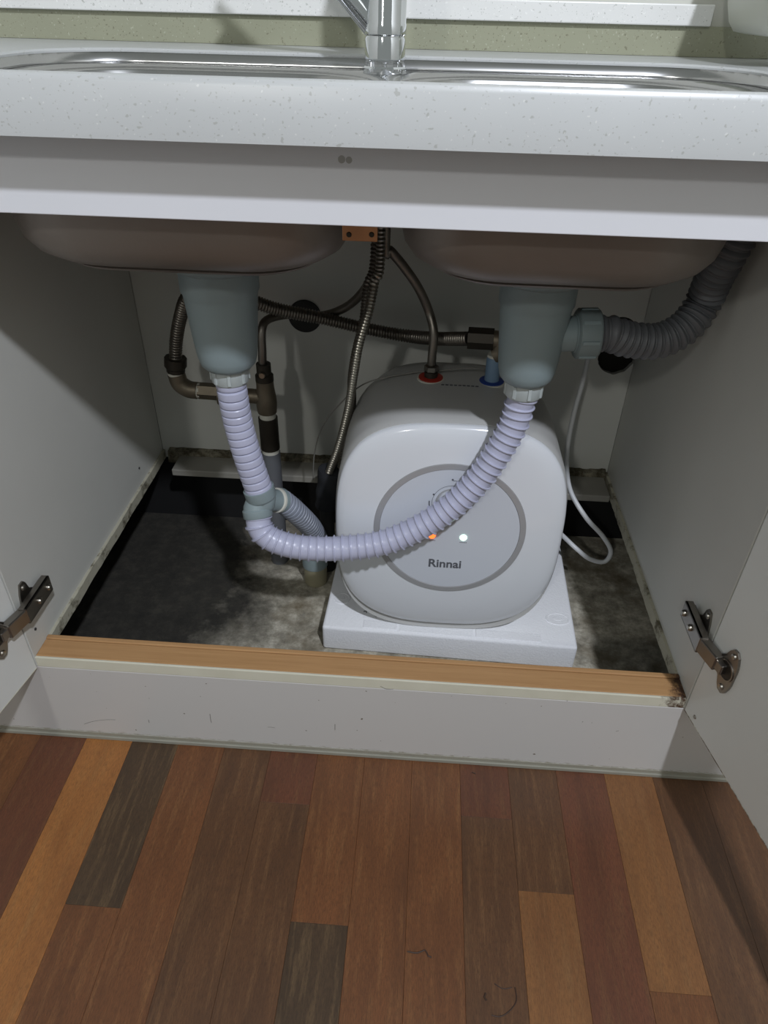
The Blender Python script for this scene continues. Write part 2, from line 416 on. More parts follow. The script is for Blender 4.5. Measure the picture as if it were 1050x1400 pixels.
# remains of the bottom board
bb = cp('bottom_board_front', M['edge'], -H, H, 0, .0035, ZB, ZR)
cp('batten', M['batten'], -H, H, .0037, .034, ZB, ZR, bev=.001)
cp('batten_lip', M['batten'], -H, H, .0345, .042, ZB, ZR+.0016, bev=.0012)
def ragged(name, x0, x1, y0, y1, along, side, amp, seed, z1=ZR, mat=None):
    """thin strip with one broken edge"""
    random.seed(seed); bm = BM(); n = 60; rings = []
    for k in range(n+1):
        t = k/n; e = amp*(noise.noise(Vector((t*9, seed, 0)))+.5*noise.noise(Vector((t*40, seed, 3))))
        if along == 'y': 
            y = y0+(y1-y0)*t; a_, b_ = (x0, x1+e) if side > 0 else (x0+e, x1)
            rings.append([(a_, y, ZB), (b_, y, ZB), (b_, y, z1), (a_, y, z1)])
        else:
            x = x0+(x1-x0)*t; a_, b_ = y0+e, y1
            rings.append([(x, a_, ZB), (x, b_, ZB), (x, b_, z1), (x, a_, z1)])
    loft(bm, rings, True, True); return obj(name, bm, mat or M['dirty'], cab)
ragged('board_remnant', -H, -H+.0045, .043, D-.001, 'y', 1, .0015, 2, mat=M['dirty2'])
ragged('board_remnant', H-.0045, H, .043, D-.001, 'y', -1, .0015, 5, mat=M['dirty2'])
lg = simple('stained_board_top', (150, 147, 138), .55, var=.35, scale=16)
boxo('back_ledge', lg, cab, -.398, -.060, .482, .536, ZB, ZR-.004, bev=.002)
boxo('back_ledge', lg, cab, .310, .427, .470, .536, ZB, ZR-.004, bev=.002)
bm = BM(); random.seed(11); rings = []
for k in range(121):
    x = -.42+.85*k/120; e = .003*noise.noise(Vector((x*40, 1, 0))); h_ = .006+.005*noise.noise(Vector((x*60, 4, 0)))
    rings.append([(x, .530+e, ZB), (x, D-.0005, ZB), (x, D-.0005, ZR+h_), (x, .534+e, ZR+h_*.6)])
loft(bm, rings, True, True); obj('board_remnant', bm, M['dirty'], cab)
# screws and holes
def dot(p, d, r, name='screw_hole', mat=None, parent=cab, h=.0012):
    return lobe(name, mat or M['rubber'], parent, [(r, 0), (r*.9, h)], p, d, 12)
def on_x(u, v, x):
    d = fwd + (u-525)/F*rt - (v-700)/F*up; return CAM+d*((x-CAM.x)/d.x)
for u, v in ((190, 640), (48, 860)):
    dot(on_x(u, v, -H), (1, 0, 0), .0022)
for u, v, r in ((467, 218, .0032), (477, 219, .0028)):
    d = fwd + (u-525)/F*rt - (v-700)/F*up; p = CAM+d*((-.0003-CAM.y)/d.y); dot((p.x, .0002, p.z), (0, -1, 0), r, 'pencil_mark', simple('graphite', (176, 175, 172), .6), h=.0004)
settle(cab, (0, 0, ZB))

# ------------------------------------------------------------------ doors
def door(sx, ang):
    r = thing('cabinet_door', 'right white cabinet door, wide open, with its whole hinge in view' if sx > 0 else 'left white cabinet door, wide open and cut off by the left side',
              'door', (sx*.438, -.002, ZB), 'open doors of the sink cabinet')
    d = Vector((sx*math.sin(ang), -math.cos(ang), 0)); n = Vector((-sx*math.cos(ang), -math.sin(ang), 0))   # n: towards the cabinet middle
    mt = Matrix((d, -n, Vector((0, 0, 1)))).transposed().to_4x4(); mt.translation = Vector((sx*.4353, -.0024, ZB))
    # local x along door, local y outwards (thickness), z up
    bm = BM(); box(bm, 0, .448, 0, .018, 0, .645, bev=.001, mt=mt); pn = obj('door_panel', bm, M['laminate'], r)
    bm = BM(); box(bm, 0, .448, -.0002, .0008, -.0004, .0003, mt=mt); obj('edge_band', bm, M['edge'], r)
    bm = BM(); box(bm, .405, .413, .018, .04, .50, .62, bev=.003, mt=mt); obj('handle', bm, M['nickel'], r)
    if sx > 0:
        lobe('screw', M['screw'], r, [(.003, 0), (.002, .0012)], mt @ Vector((.021, -.0001, .012)), n, 12)
    settle(r, (sx*.438, -.002, ZB)); return mt, n, d
mtR, nR, dR = door(1, math.radians(12.1)); mtL, nL, dL = door(-1, math.radians(9))
def hinge(sx, zc, mt, n, d):
    r = thing('door_hinge', 'nickel concealed hinge joining the %s door to the side panel' % ('right' if sx > 0 else 'left'), 'hinge', (sx*H, .02, zc), 'concealed door hinges')
    # mounting plate on the side panel: local frame u = away from door (+y), w = towards cabinet middle
    wv = -sx
    def pb(name, y0, y1, w0, w1, z0, z1, bev=.001, tilt=0, piv=(0, 0)):
        bm = BM(); xs = sorted((sx*H+wv*w0, sx*H+wv*w1)); vs = box(bm, xs[0], xs[1], y0, y1, z0, z1, bev=bev)
        if tilt: bmesh.ops.rotate(bm, cent=(sx*H, piv[0], piv[1]), matrix=Matrix.Rotation(tilt, 3, 'Z'), verts=bm.verts)
        return obj(name, bm, M['nickel'], r, 30)
    k = 1.3
    pts = [(.046, -.005), (.046, .005), (.036, .013), (.032, .026), (.028, .031), (.020, .031), (.014, .018), (.010, 0), (.014, -.018), (.020, -.031), (.028, -.031), (.032, -.026), (.036, -.013)]
    bm = BM(); loft(bm, [[(sx*H+wv*w, y, zc+z) for y, z in pts] for w in (0, .0024)], True, True); obj('mounting_plate', bm, M['nickel'], r)
    for z in (-.023, .023):
        lobe('screw', M['screw'], r, [(.0042, 0), (.0036, .0020), (.0014, .0024)], (sx*H+wv*.0024, .0245, zc+z), (wv, 0, 0), 14)
    pb('plate_saddle', .008, .060, .0024, .0130, zc-.0085, zc+.0085)
    bm = BM()
    for a0, a1, z0, z1 in ((.0130, .0165, -.0125, .0125), (.0060, .0165, -.0125, -.0100), (.0060, .0165, .0100, .0125)):
        xs = sorted((sx*H+wv*a0, sx*H+wv*a1)); box(bm, xs[0], xs[1], -.004, .062, zc+z0, zc+z1, bev=.0008)
    obj('arm', bm, M['nickel'], r)
    for y in (.052, .026):
        lobe('adjusting_screw', M['screw'], r, [(.0044, 0), (.0044, .0020), (.0030, .0040)], (sx*H+wv*.0165, y, zc), (wv, 0, 0), 14)
    a = Vector((sx*H+wv*.010, -.002, zc)); cupc = mt @ Vector((.040, -.001, zc-ZB))
    end = cupc + n*.005; dv = end-a; L = dv.length
    q = Matrix((dv.normalized(), Vector((0, 0, 1)).cross(dv.normalized()), Vector((0, 0, 1)))).transposed().to_4x4(); q.translation = a
    bm = BM(); box(bm, -.004, L*.74, -.0060, .0060, -.0105, .0105, bev=.0016, mt=q); obj('link', bm, M['nickel'], r)
    bm = BM(); box(bm, L*.5, L*1.0, -.0045, .0045, -.0070, .0070, bev=.0014, mt=q); obj('inner_link', bm, M['nickel'], r)
    m2 = mt.copy(); m2.translation = mt @ Vector((.040, -.0003, zc-ZB))
    pts = [(.014, -.012), (.014, .012), (.0125, .020), (.0095, .029), (.0045, .0340), (-.0025, .033), (-.0065, .027), (-.010, .018), (-.0165, .011), (-.0165, -.011), (-.010, -.018), (-.0065, -.027), (-.0025, -.033), (.0045, -.0340), (.0095, -.029), (.0125, -.020)]
    bm = BM(); loft(bm, [[tuple(m2 @ Vector((x, yy, z))) for x, z in pts] for yy in (0, -.0030)], True, True); obj('cup_flange', bm, M['nickel'], r)
    bm = BM(); lathe(bm, [(.0138, 0), (.0138, .0014), (.0120, .0014), (.0112, .0003)], axis(m2 @ Vector((-.001, -.0028, 0)), n), 28)
    obj('cup_rim', bm, M['nickel'], r, 30)
    bm = BM(); lathe(bm, [(.0110, 0), (.0110, .0006)], axis(m2 @ Vector((-.001, -.0031, 0)), n), 28); obj('cup', bm, M['bronze'], r)
    for z in (-.0255, .0255):
        lobe('screw', M['screw'], r, [(.0042, 0), (.0034, .0018), (.0014, .0022)], m2 @ Vector((.002, -.0030, z)), n, 14)
    settle(r, (sx*H, .02, zc))
hinge(1, .272, mtR, nR, dR); hinge(-1, .250, mtL, nL, dL)

# ------------------------------------------------------------------ countertop, backsplash
ZC = .842
ct = thing('countertop', 'speckled white solid-surface worktop with a thick front edge and sink cutout', 'countertop', (0, .25, .8085))
bm = BM(); cutr = rrect(.008, .218, .420, .19, .11, 8)
def outer(ring, X0, X1, Y0, Y1, c):
    o = []
    for x, y in ring:
        dx, dy = x-c[0], y-c[1]
        t = min([((X1-c[0])/dx if dx > 0 else (X0-c[0])/dx) if abs(dx) > 1e-6 else 1e9, ((Y1-c[1])/dy if dy > 0 else (Y0-c[1])/dy) if abs(dy) > 1e-6 else 1e9])
        o.append((c[0]+dx*t, c[1]+dy*t))
    return o
OR = outer(cutr, -1.25, 1.25, -.022, .5475, (.008, .218))
cr2 = rrect(.008, .218, .4225, .1925, .1125, 8)
loft(bm, [[(x, y, ZC-.0145) for x, y in OR], [(x, y, ZC) for x, y in OR], [(x, y, ZC) for x, y in cr2], [(x, y, ZC-.002) for x, y in cutr], [(x, y, ZC-.0145) for x, y in cutr], [(x, y, ZC-.0145) for x, y in OR]])
obj('top_slab', bm, M['stone'], ct, 35)
bm = BM(); prof = [(-.041, .8085), (-.041, .846), (-.0385, .8500), (-.034, .8513), (-.028, .8505), (-.0216, .842), (-.0216, .8085)]
loft(bm, [[(x, y, z) for y, z in prof] for x in (-1.25, 1.25)], True, True); obj('front_edge', bm, M['stone'], ct, 35)
settle(ct, (0, .25, .8085))
bs = thing('backsplash', 'low olive speckled upstand along the wall behind the sink', 'backsplash', (0, .54, ZC))
boxo('upstand', M['stone_olive'], bs, -1.249, 1.249, .548, .5648, ZC+.0003, .8765)
settle(bs, (0, .54, ZC))
sh = tag(boxo('ledge_shelf', M['stone_bright'], None, -1.249, .425, .540, .5648, .8767, .9005, bev=.0015), 'white speckled stone ledge running above the olive upstand', 'shelf')

# white thing at the right end: a moulded dish tray on the worktop
tr = thing('dish_tray', 'white moulded plastic tray foot cut off at the top right corner', 'tray', (.46, .40, ZC))
bm = BM(); rings = []
for z, hx, hy in ((.872, .030, .055), (.874, .040, .066), (.884, .046, .074), (.90, .050, .08), (.93, .056, .086), (.97, .060, .09)):
    rings.append([(x, y, z) for x, y in rrect(.472, .42, hx, hy, .02, 6)])
loft(bm, rings, True, True); obj('tray_body', bm, simple('white_plastic', (205, 207, 196), .4, var=.04), tr, 50)
bm = BM(); loft(bm, [[(x, y, z) for x, y in rrect(.478, .40, hx, hx, hx*.8, 5)] for z, hx in ((ZC+.0002, .014), (.848, .018), (.862, .021), (.873, .024))], True, True)
obj('tray_foot', bm, M['wall'], tr, 50); settle(tr, (.46, .40, ZC))

# ------------------------------------------------------------------ sink
ZD = .8268
sk = thing('sink', 'double-bowl stainless steel sink set under the worktop', 'sink', (.02, .2, .655))
bowls = []
for cx, hx in ((-.185, .180), (.1975, .168)):
    cy, hy = .185, .152
    ring = lambda s, dz, r, n=10: [(x, y, dz) for x, y in rrect(cx, cy, hx-s, hy-s, r, n)]
    rg = [ring(-.004, ZD, .099), ring(0, ZD-.003, .095), ring(.003, .79, .092), ring(.006, .74, .09), ring(.008, .715, .09), ring(.012, .700, .088), ring(.020, .688, .084), ring(.033, .679, .078), ring(.044, .6752, .070), ring(.0475, .6735, .068), ring(.0455, .6722, .069), ring(.0475, .6704, .067), ring(.060, .6685, .056)]
    rg.append([(cx+(x-cx)*.3, cy+(y-cy)*.36, .6640) for x, y, z in rg[-1]])
    bm = BM(); loft(bm, rg, False, True); o = obj('bowl', bm, [M['steel'], M['steel_under']], sk, 60, recalc=True)
    md = o.modifiers.new('s', 'SOLIDIFY'); md.thickness = .0012; md.offset = 0; md.material_offset = 1
    bowls.append((cx, cy, rg[0]))
bm = BM()
for i, (cx, cy, r0) in enumerate(bowls):
    X0_, X1_ = ((-.4345, .0255) if i == 0 else (.0255, .4345))
    r2 = [(x, y) for x, y, z in r0]; OR = outer(r2, X0_, X1_, .0185, .432, (cx, cy)); 
    for q in (0,):
        loft(bm, [[(x, y, ZD) for x, y in OR], [(x, y, ZD) for x, y in r2]])
o = obj('deck', bm, M['steel'], sk, 30); md = o.modifiers.new('s', 'SOLIDIFY'); md.thickness = .0008; md.offset = 0
rw = rrect(.008, .218, .4188, .1888, .109, 8)
bm = BM(); loft(bm, [[(x, y, ZC-.0040) for x, y in rw], [(x, y, ZD+.003) for x, y in rw], [(.008+(x-.008)*.995, .218+(y-.218)*.985, ZD+.0006) for x, y in rw]])
o = obj('rim_wall', bm, M['steel'], sk, 60); md = o.modifiers.new('s', 'SOLIDIFY'); md.thickness = .0008; md.offset = 0
boxo('deck_brace', M['steel_under'], sk, .002, .030, .09, .42, ZD-.012, ZD-.002)
settle(sk, (.02, .2, .655))

# faucet
fx, fy = .0035, .350
fc = thing('kitchen_faucet', 'chrome kitchen faucet with an angled spout rising behind the sink', 'faucet', (fx, fy, ZD))
lobe('base_ring', M['chrome'], fc, [(.0255, .0006), (.0255, .006), (.0235, .008), (.0235, .011)], (fx, fy, ZD), seg=40)
lobe('body', M['chrome'], fc, [(.0235, .0112), (.0235, .034), (.0225, .036), (.0225, .0375), (.024, .039), (.024, .048), (.0235, .049), (.0235, .17), (.021, .18)], (fx, fy, ZD), seg=40)
sp = Vector((-.72, -.05, .72)).normalized()
bm = BM(); s0 = Vector((fx-.008, fy, ZD+.040)); tube(bm, [s0, s0+sp*.05, s0+sp*.12, s0+sp*.20], .0125, .01, 28); obj('spout', bm, M['chrome'], fc, 40)
bm = BM(); s1 = s0+Vector((0, 0, .031)); tube(bm, [s1, s1+sp*.05, s1+sp*.12, s1+sp*.2], .0055, .01, 20); obj('spray_hose_guide', bm, M['chrome'], fc, 40)
lobe('lever', M['chrome'], fc, [(.0225, 0), (.0225, .022), (.018, .034), (.008, .04)], (fx, fy, ZD+.181), seg=32)
settle(fc, (fx, fy, ZD))

# zinc bracket under the sink
b0 = at(468, 329, .062); b1 = at(516, 331, .062)
br = thing('sink_bracket', 'small copper-coloured metal bracket between the two bowls, with two screws', 'bracket', (b0.x, .062, b0.z))
bz = (b0.z+b1.z)/2
boxo('plate', M['copper'], br, b0.x, b1.x, .062, .0645, bz, .745, bev=.0006)
boxo('flange', M['copper'], br, b0.x, b1.x, .0185, .0642, .7425, .7455, bev=.0006)
for u in (477, 508):
    p = at(u, 321, .0615); lobe('screw', M['bronze'], br, [(.0026, 0), (.002, .0012)], (p.x, .062, p.z), (0, -1, 0), 12)
settle(br, (b0.x, .062, bz))

# ------------------------------------------------------------------ drain traps
def nut_ribs(parent, c, r, z0, z1, n, d=(0, 0, 1), mat=None, off=0):
    bm = BM(); A = axis(c, d)
    for k in range(n):
        box(bm, r-.001, r+.0016, -.0022, .0022, z0, z1, bev=.0006, mt=A @ Matrix.Rotation(2*PI*(k+off)/n, 4, 'Z'))
    return obj('grip_ribs', bm, mat or M['pvc_nut'], parent)
def trap(cx, cy, label, side):
    t = thing('drain_basket', label, 'drain', (cx, cy, .48), 'drain baskets under the two bowls')
    k = 1.0 if not side else .95
    lobe('flange', M['pvc'], t, [(.047*k, .640), (.056*k, .645), (.060*k, .651), (.060*k, .6630)], (cx, cy, 0), seg=48)
    lobe('body', M['pvc'], t, [(.020, .5145), (.030*k, .516), (.0345*k, .521), (.037*k, .530), (.0385*k, .541), (.0405*k, .562), (.0440*k, .606), (.0448*k, .612), (.0468*k, .615), (.0468*k, .640)], (cx, cy, 0), seg=48)
    nz0 = .4925
    nt = lobe('nut', M['pvc_nut'], t, [(.0205, nz0), (.0225, nz0+.002), (.0240, nz0+.004), (.0240, .5145)], (cx, cy, 0), seg=40)
    nut_ribs(nt, (cx, cy, 0), .0240, nz0+.005, .5135, 8, off=.25)
    if side:
        p = Vector((cx, cy, .575)); d = Vector((1, .03, .04)).normalized()
        lobe('side_outlet', M['pvc'], t, [(.021, .030), (.021, .050), (.023, .0505), (.023, .053)], p, d)
        n2 = lobe('side_nut', simple('grey_nut', (128, 140, 142), .45), t, [(.0275, .052), (.0300, .054), (.0300, .076), (.0275, .079), (.022, .080)], p, d)
        nut_ribs(n2, p, .0300, .055, .075, 8, d, M['pvc'])
    settle(t, (cx, cy, .48))
TL, TR = (-.1795, .20), (.1965, .20)
trap(*TL, 'grey plastic drain basket under the left bowl', False)
trap(*TR, 'grey plastic drain basket under the right bowl, with a side outlet nut', True)

PA = [(0, .0160), (.05, .0186), (.15, .0196), (.5, .0199), (.85, .0196), (.92, .0186), (.97, .0160)]     # broad ridges, narrow grooves
PB = [(0, .0180), (.30, .0178), (.40, .0182), (.46, .0203), (.54, .0203), (.60, .0182), (.70, .0178)]  # thin raised ribs
sc_ = lambda P, k: [(a, b*k) for a, b in P]
tp = at(355, 672, .195); td = (Vector((TL[0], TL[1], .49))-tp).normalized()
top = Vector((TL[0], TL[1], .496))
bm = BM(); profile_tube(bm, [top, top+Vector((.001, -.003, -.012)), at(325, 575, .199), at(338, 622, .197), tp], .0112, PA, 28)
tag(obj('drain_hose', bm, M['hose'], None, 35), 'short straight grey ribbed hose hanging from the left drain basket', 'hose')
# Y-joint
yj = thing('hose_joint', 'grey plastic three-way joint where the ribbed hoses meet', 'pipe fitting', tuple(tp))
ax = (tp-at(338, 622, .197)).normalized()
l0 = at(352, 700, .186)
bm = BM(); A = axis(tp, -ax); lathe(bm, [(.0195, -.012), (.0215, -.010), (.0222, -.008), (.0222, .006), (.0205, .0065), (.0200, .0062)], A, 36); obj('top_socket', bm, M['pvc'], yj, 40)
bm = BM(); tube(bm, [tp+ax*.004, tp+ax*.016, l0+Vector((0, .004, .008)), l0], lambda s, i: .0200-.001*math.sin(min(1, s/.03)*PI), .003, 32); obj('joint_body', bm, M['pvc'], yj, 40)
ld = (at(356, 724, .176)-l0).normalized()
bm = BM(); lathe(bm, [(.0195, -.006), (.0212, -.004), (.0212, .006), (.0205, .007)], axis(l0, ld), 36); obj('lower_socket', bm, M['pvc'], yj, 40)
mid = (tp+l0)/2+Vector((0, .004, 0)); s2 = at(380, 684, .222); bd = (s2-mid).normalized()
bm = BM(); tube(bm, [mid, s2], .0165, .004, 28); obj('side_branch', bm, M['pvc'], yj, 40)
lobe('seal_ring', M['white_tape'], yj, [(.0175, -.003), (.0188, -.002), (.0188, .0015), (.0175, .0025)], s2-bd*.001, bd, 32)
lobe('side_nut', M['pvc'], yj, [(.0180, .0026), (.0185, .003), (.0185, .009), (.0170, .010)], s2-bd*.001, bd, 32)
settle(yj, tuple(tp))
lp = [l0+ld*.002, at(356, 723, .176), at(373, 738, .172), at(408, 748, .170), at(460, 750, .172), at(520, 743, .176), at(572, 722, .182), at(618, 692, .188), at(655, 655, .193), at(685, 612, .196), at(703, 578, .198), at(711, 551, .199)]
end = Vector((TR[0], TR[1], .497))
bm = BM(); profile_tube(bm, lp+[Vector((TR[0]-.001, TR[1]-.002, .487)), end], .0122, PB, 28)
tag(obj('drain_hose', bm, M['hose'], None, 35), 'long lavender-grey ribbed hose looping across the front of the water heater', 'hose')
bx = Vector((-.1115, .375, 0))
bp_ = [s2+bd*.007, at(402, 698, .245), at(425, 721, .285), at(438, 745, .335), bx+Vector((.002, -.012, .105)), bx+Vector((0, 0, .075))]
bm = BM(); profile_tube(bm, bp_, .0078, sc_(PA, .90), 26)
tag(obj('drain_hose', bm, simple('grey_branch_hose', (150, 156, 170), .4), None, 35), 'finely ribbed grey hose running from the joint back to the floor drain', 'hose')
dp = thing('floor_drain_pipe', 'short cream pipe stub with grey collar rising from the concrete beside the foam block', 'pipe', tuple(bx))
lobe('pipe_stub', M['cream'], dp, [(.0200, .0003), (.0215, .002), (.0215, .040)], bx)
lobe('collar', M['pvc'], dp, [(.0215, .0402), (.0235, .042), (.0235, .068), (.0205, .078)], bx)
settle(dp, tuple(bx))
# overflow hose on the right
q0 = Vector((TR[0], TR[1], .575))+Vector((1, .03, .04)).normalized()*.079
op = [q0, q0+Vector((.015, .001, .000)), at(858, 464, .208), at(900, 466, .215), at(938, 446, .225), at(962, 412, .235), at(977, 378, .222), at(994, 348, .208), Vector((.4085, .200, .722)), Vector((.4095, .200, .765))]
bm = BM(); profile_tube(bm, op, .0098, [(0, .0195), (.12, .0190), (.35, .0215), (.5, .0222), (.65, .0215), (.88, .0190)], 26)
tag(obj('overflow_hose', bm, M['pvc_dark'], None, 35), 'dark grey corrugated overflow hose bending up beside the right panel', 'hose')

# ------------------------------------------------------------------ water fittings on the left
YF = .43
wf = thing('water_supply_pipe', 'tarnished metal valve and tee on a grey pipe rising behind the left hose', 'pipe fitting', (0, 0, 0))
def tb(name, mat, pts, r, seg=20, parent=wf, step=.003, straight=False):
    bm = BM(); tube(bm, pts, r, step, seg, True, straight); return obj(name, bm, mat, parent, 40)
vx = at(364, 545, YF).x
def V(x, z, y=YF): return Vector((x, y, z))
zt = at(362, 540, YF).z; 
z_ = lambda v: at(362, v, YF).z
tb('riser_pipe', M['pvc_dark'], [V(vx, .0005), V(vx, .1), V(vx, z_(617))], .0165)
tb('thread_tape', M['white_tape'], [V(vx, z_(617)), V(vx, z_(612))], .0150)
tb('lower_valve', M['bronze'], [V(vx, z_(612)), V(vx, z_(600)), V(vx, z_(570))], lambda s, i: .0165)
tb('thread_tape', M['white_tape'], [V(vx, z_(571)), V(vx, z_(563))], .0140)
tb('tee_body', M['brass'], [V(vx, z_(563)), V(vx, z_(545)), V(vx, z_(520))], lambda s, i: .0160+.0015*math.sin(s*90))
tb('upper_valve', M['bronze'], [V(vx, z_(520)), V(vx, z_(510)), V(vx, z_(497))], lambda s, i: .0150-.003*(s > .012))
lobe('valve_screw', M['screw'], wf, [(.0055, 0), (.0045, .003)], V(vx, z_(508), YF-.0145), (0, -1, 0), 16)
ex = at(242, 520, YF).x; ez = at(262, 537, YF).z
tb('tee_branch', M['brass'], [V(vx-.008, z_(543)), V(vx-.03, z_(543)+.001), at(318, 543, YF)], .0125)
tb('tee_branch', M['brass'], [at(322, 541, YF), at(300, 538, YF)], lambda s, i: .0185)
tb('union_nut', M['brass'], [at(300, 536, YF), at(272, 534, YF)], .0140, 6)
tb('thread_tape', M['white_tape'], [at(274, 534, YF), at(266, 533.5, YF)], .0125)
tb('elbow', M['brass'], [at(270, 534, YF), at(258, 532, YF), at(246, 524, YF), at(241, 511, YF)], .0145)
tb('thread_tape', M['white_tape'], [at(241, 512, YF), at(240.5, 507, YF)], .0135)
tb('hose_nut', M['bronze'], [at(240.5, 508, YF), at(240, 498, YF), at(240, 489, YF)], lambda s, i: .0150 if s < .009 else .0180, 10)
settle(wf, (vx, YF, 0))

FX = [(0, .0088), (.25, .0092), (.5, .0108), (.75, .0092)]
bm = BM(); profile_tube(bm, [at(240, 491, YF), at(241, 465, YF), at(247, 432, .425), at(258, 405, .415), at(290, 393, .41), at(335, 408, .42), at(380, 423, .44), at(440, 435, .462), at(500, 449, .468), at(555, 459, .462), at(600, 463, .43), at(641, 463, .386)], .0047, FX, 16)
tag(obj('corrugated_water_hose', bm, M['flex_dark'], None, 40), 'corrugated steel water hose running from the left elbow across to the heater inlet', 'hose')
# braided hoses
def braid(pts, r, label, mat=M['flex_dark'], per=.004):
    bm = BM(); profile_tube(bm, pts, per, [(0, r*.96), (.5, r)], 14); return tag(obj('braided_hose', bm, mat, None, 60), label, 'hose')
FB = Vector((fx, fy, ZD-.0145))
h1o = braid([at(359, 497, YF), at(358.5, 480, YF), at(358, 452, .435), at(366, 437, .45), at(395, 430, .475), at(435, 432, .485), at(465, 424, .475), at(488, 408, .455), at(508, 380, .425), at(519, 345, .38), FB+Vector((-.006, .008, 0))], .0070, 'dark braided hose arcing from the left valve up to the faucet')
FL = [(0, .0052), (.2, .0062), (.5, .0070), (.8, .0062)]
bm = BM(); profile_tube(bm, [FB+Vector((-.003, -.010, 0)), at(520, 350, .325), at(512, 385, .32), at(504, 425, .325), at(491, 470, .335), at(484, 510, .35), at(476, 560, .372), at(463, 610, .39), at(452, 640, .402), at(448, 652, .405)], .0052, FL, 12)
tag(obj('spray_hose', bm, M['flex'], None, 50), 'shiny flexible steel hose in front, dropping from the faucet into the black sleeve', 'hose')
bm = BM(); profile_tube(bm, [FB+Vector((-.010, -.002, 0)), at(513, 345, .338), at(503, 390, .336), at(497, 440, .345), at(487, 480, .356), at(481, 520, .375), at(481, 560, .410), at(473, 605, .422), at(466, 640, .422)], .0052, FL, 12)
tag(obj('spray_hose', bm, M['flex_dark'], None, 50), 'darker flexible steel hose twisted behind the shiny one', 'hose')
# black sleeve
s0 = at(451, 646, .405); s1 = at(446, 694, .408)
sv = thing('insulated_pipe', 'pipe in black foam insulation standing left of the water heater', 'pipe', (s1.x, s1.y, 0))
tb('foam_sleeve', M['insul'], [Vector((s0.x, .415, s0.z)), Vector(((s0.x+s1.x)/2, .415, (s0.z+s1.z)/2)), Vector((s1.x, .415, s1.z))], lambda s, i: .0215+.001*math.sin(s*160), parent=sv)
tb('pipe', M['rubber'], [Vector((s1.x, .415, .0005)), Vector((s1.x, .415, .1)), Vector((s1.x, .415, s1.z))], .0135, parent=sv)
settle(sv, (s1.x, .415, 0))

# black cap on the back panel
cc = at(417, 432, D)
cpn = thing('hole_cap', 'round black rubber cap over a pipe hole in the back panel', 'cap', (cc.x, D, cc.z))
lobe('cap_disc', M['rubber'], cpn, [(.0285, 0.0002), (.0285, .003), (.026, .0042)], (cc.x, D, cc.z), (0, -1, 0), 40)
lobe('cap_knob', M['rubber'], cpn, [(.010, .0042), (.009, .006)], (cc.x, D, cc.z), (0, -1, 0), 24)
settle(cpn, (cc.x, D, cc.z))

# ------------------------------------------------------------------ foam block
ROT = Matrix.Rotation(-math.atan2(.0123, .4205), 4, 'Z')
FM = T(-.0754, .2036, 0) @ ROT
fb = thing('foam_block', 'white polystyrene packing block standing on the concrete under the water heater', 'foam block', (.13, .3, 0))
bm = BM(); box(bm, 0, .4205, 0, .305, .0003, .0520, bev=.005, mt=FM, seg=3); obj('block', bm, M['foam'], fb, 40)
for (u0, u1, v0, v1) in ((.068, .124, .006, .023), (.255, .362, .006, .023), (.129, .250, .005, .020)):
    bm = BM(); box(bm, u0, u1, v0, v1, .0512, .0534 if u0 != .129 else .0526, bev=.0006, mt=FM); obj('moulded_label', bm, M['foam'], fb)
c0 = FM @ Vector((.394, .064, .0520))
bm = BM()
pr_ = [(.014, -.0008), (.014, .0012), (.0120, .0012), (.0115, .0006), (.0050, .0006), (.0045, .0011), (.001, .0011)]
lathe(bm, pr_, T(*c0) @ Matrix.Scale(1.45, 4, (1, 0, 0)), 32); obj('moulded_mark', bm, M['foam'], fb, 30)
c0 = FM @ Vector((.024, .072, .0520)); bm = BM(); lathe(bm, pr_, T(*c0), 32); obj('moulded_mark', bm, M['foam'], fb, 30)
random.seed(3)
for u, v, l_ in ((497, 836, .004), (512, 842, .002), (519, 841, .0025)):
    d = fwd + (u-525)/F*rt - (v-700)/F*up; p = CAM+d*((.0526-CAM.z)/d.z)
    bm = BM(); tube(bm, [p, p+Vector((l_, .001, .0003)), p+Vector((l_*1.4, -.002, 0))], .0007, .001, 6); obj('dirt_fleck', bm, M['rubber'], fb)
settle(fb, (.13, .3, 0))

# ------------------------------------------------------------------ water heater
hx0, hz0, SHR = .1215, .2232, .06                        # the whole tank leans back slightly
ht = thing('water_heater', 'white under-sink electric water heater with a round silver-ringed dial panel', 'water heater')
def lean(z): return (z-.03)*SHR
HB0, HB1, HK = Vector((.1215, .2420, .0303)), Vector((.1201, .2200, .0523)), .975   # modelled at HB0, stands at HB1 on the foam
def place(p): return HB1+(Vector((p[0], p[1]+lean(p[2]), p[2]))-HB0)*HK
def hat(u, v, y):                                    # point on the leaning front
    yy = y
    for _ in range(12):
        q = HB0+(at(u, v, yy)-HB1)/HK; yy += (y-(q.y-lean(q.z)))*HK
    return Vector((q.x, y, q.z))
def sq(hw, hh, y, n=3.0, cx=hx0, cz=hz0, N=96, flat=None):
    out = []
    for k in range(N):
        t = 2*PI*k/N; c, s = math.cos(t), math.sin(t)
        x = hw*abs(c)**(2/n)*(1 if c > 0 else -1); z = hh*abs(s)**(2/n)*(1 if s > 0 else -1)
        zz = cz+z
        if flat is not None: zz = max(zz, flat)
        out.append((cx+x, y, zz))
    return out
bm = BM()
body = [(.166, .184, .2420), (.1735, .1915, .2395), (.1770, .1935, .247), (.1780, .1940, .262), (.1780, .1940, .38), (.175, .190, .43), (.164, .181, .468), (.14, .16, .490), (.08, .09, .498)]
loft(bm, [sq(a_, b_, y, 3.1, flat=.0303) for a_, b_, y in body], True, True); obj('tank_body', bm, M['heater_body'], ht, 50)
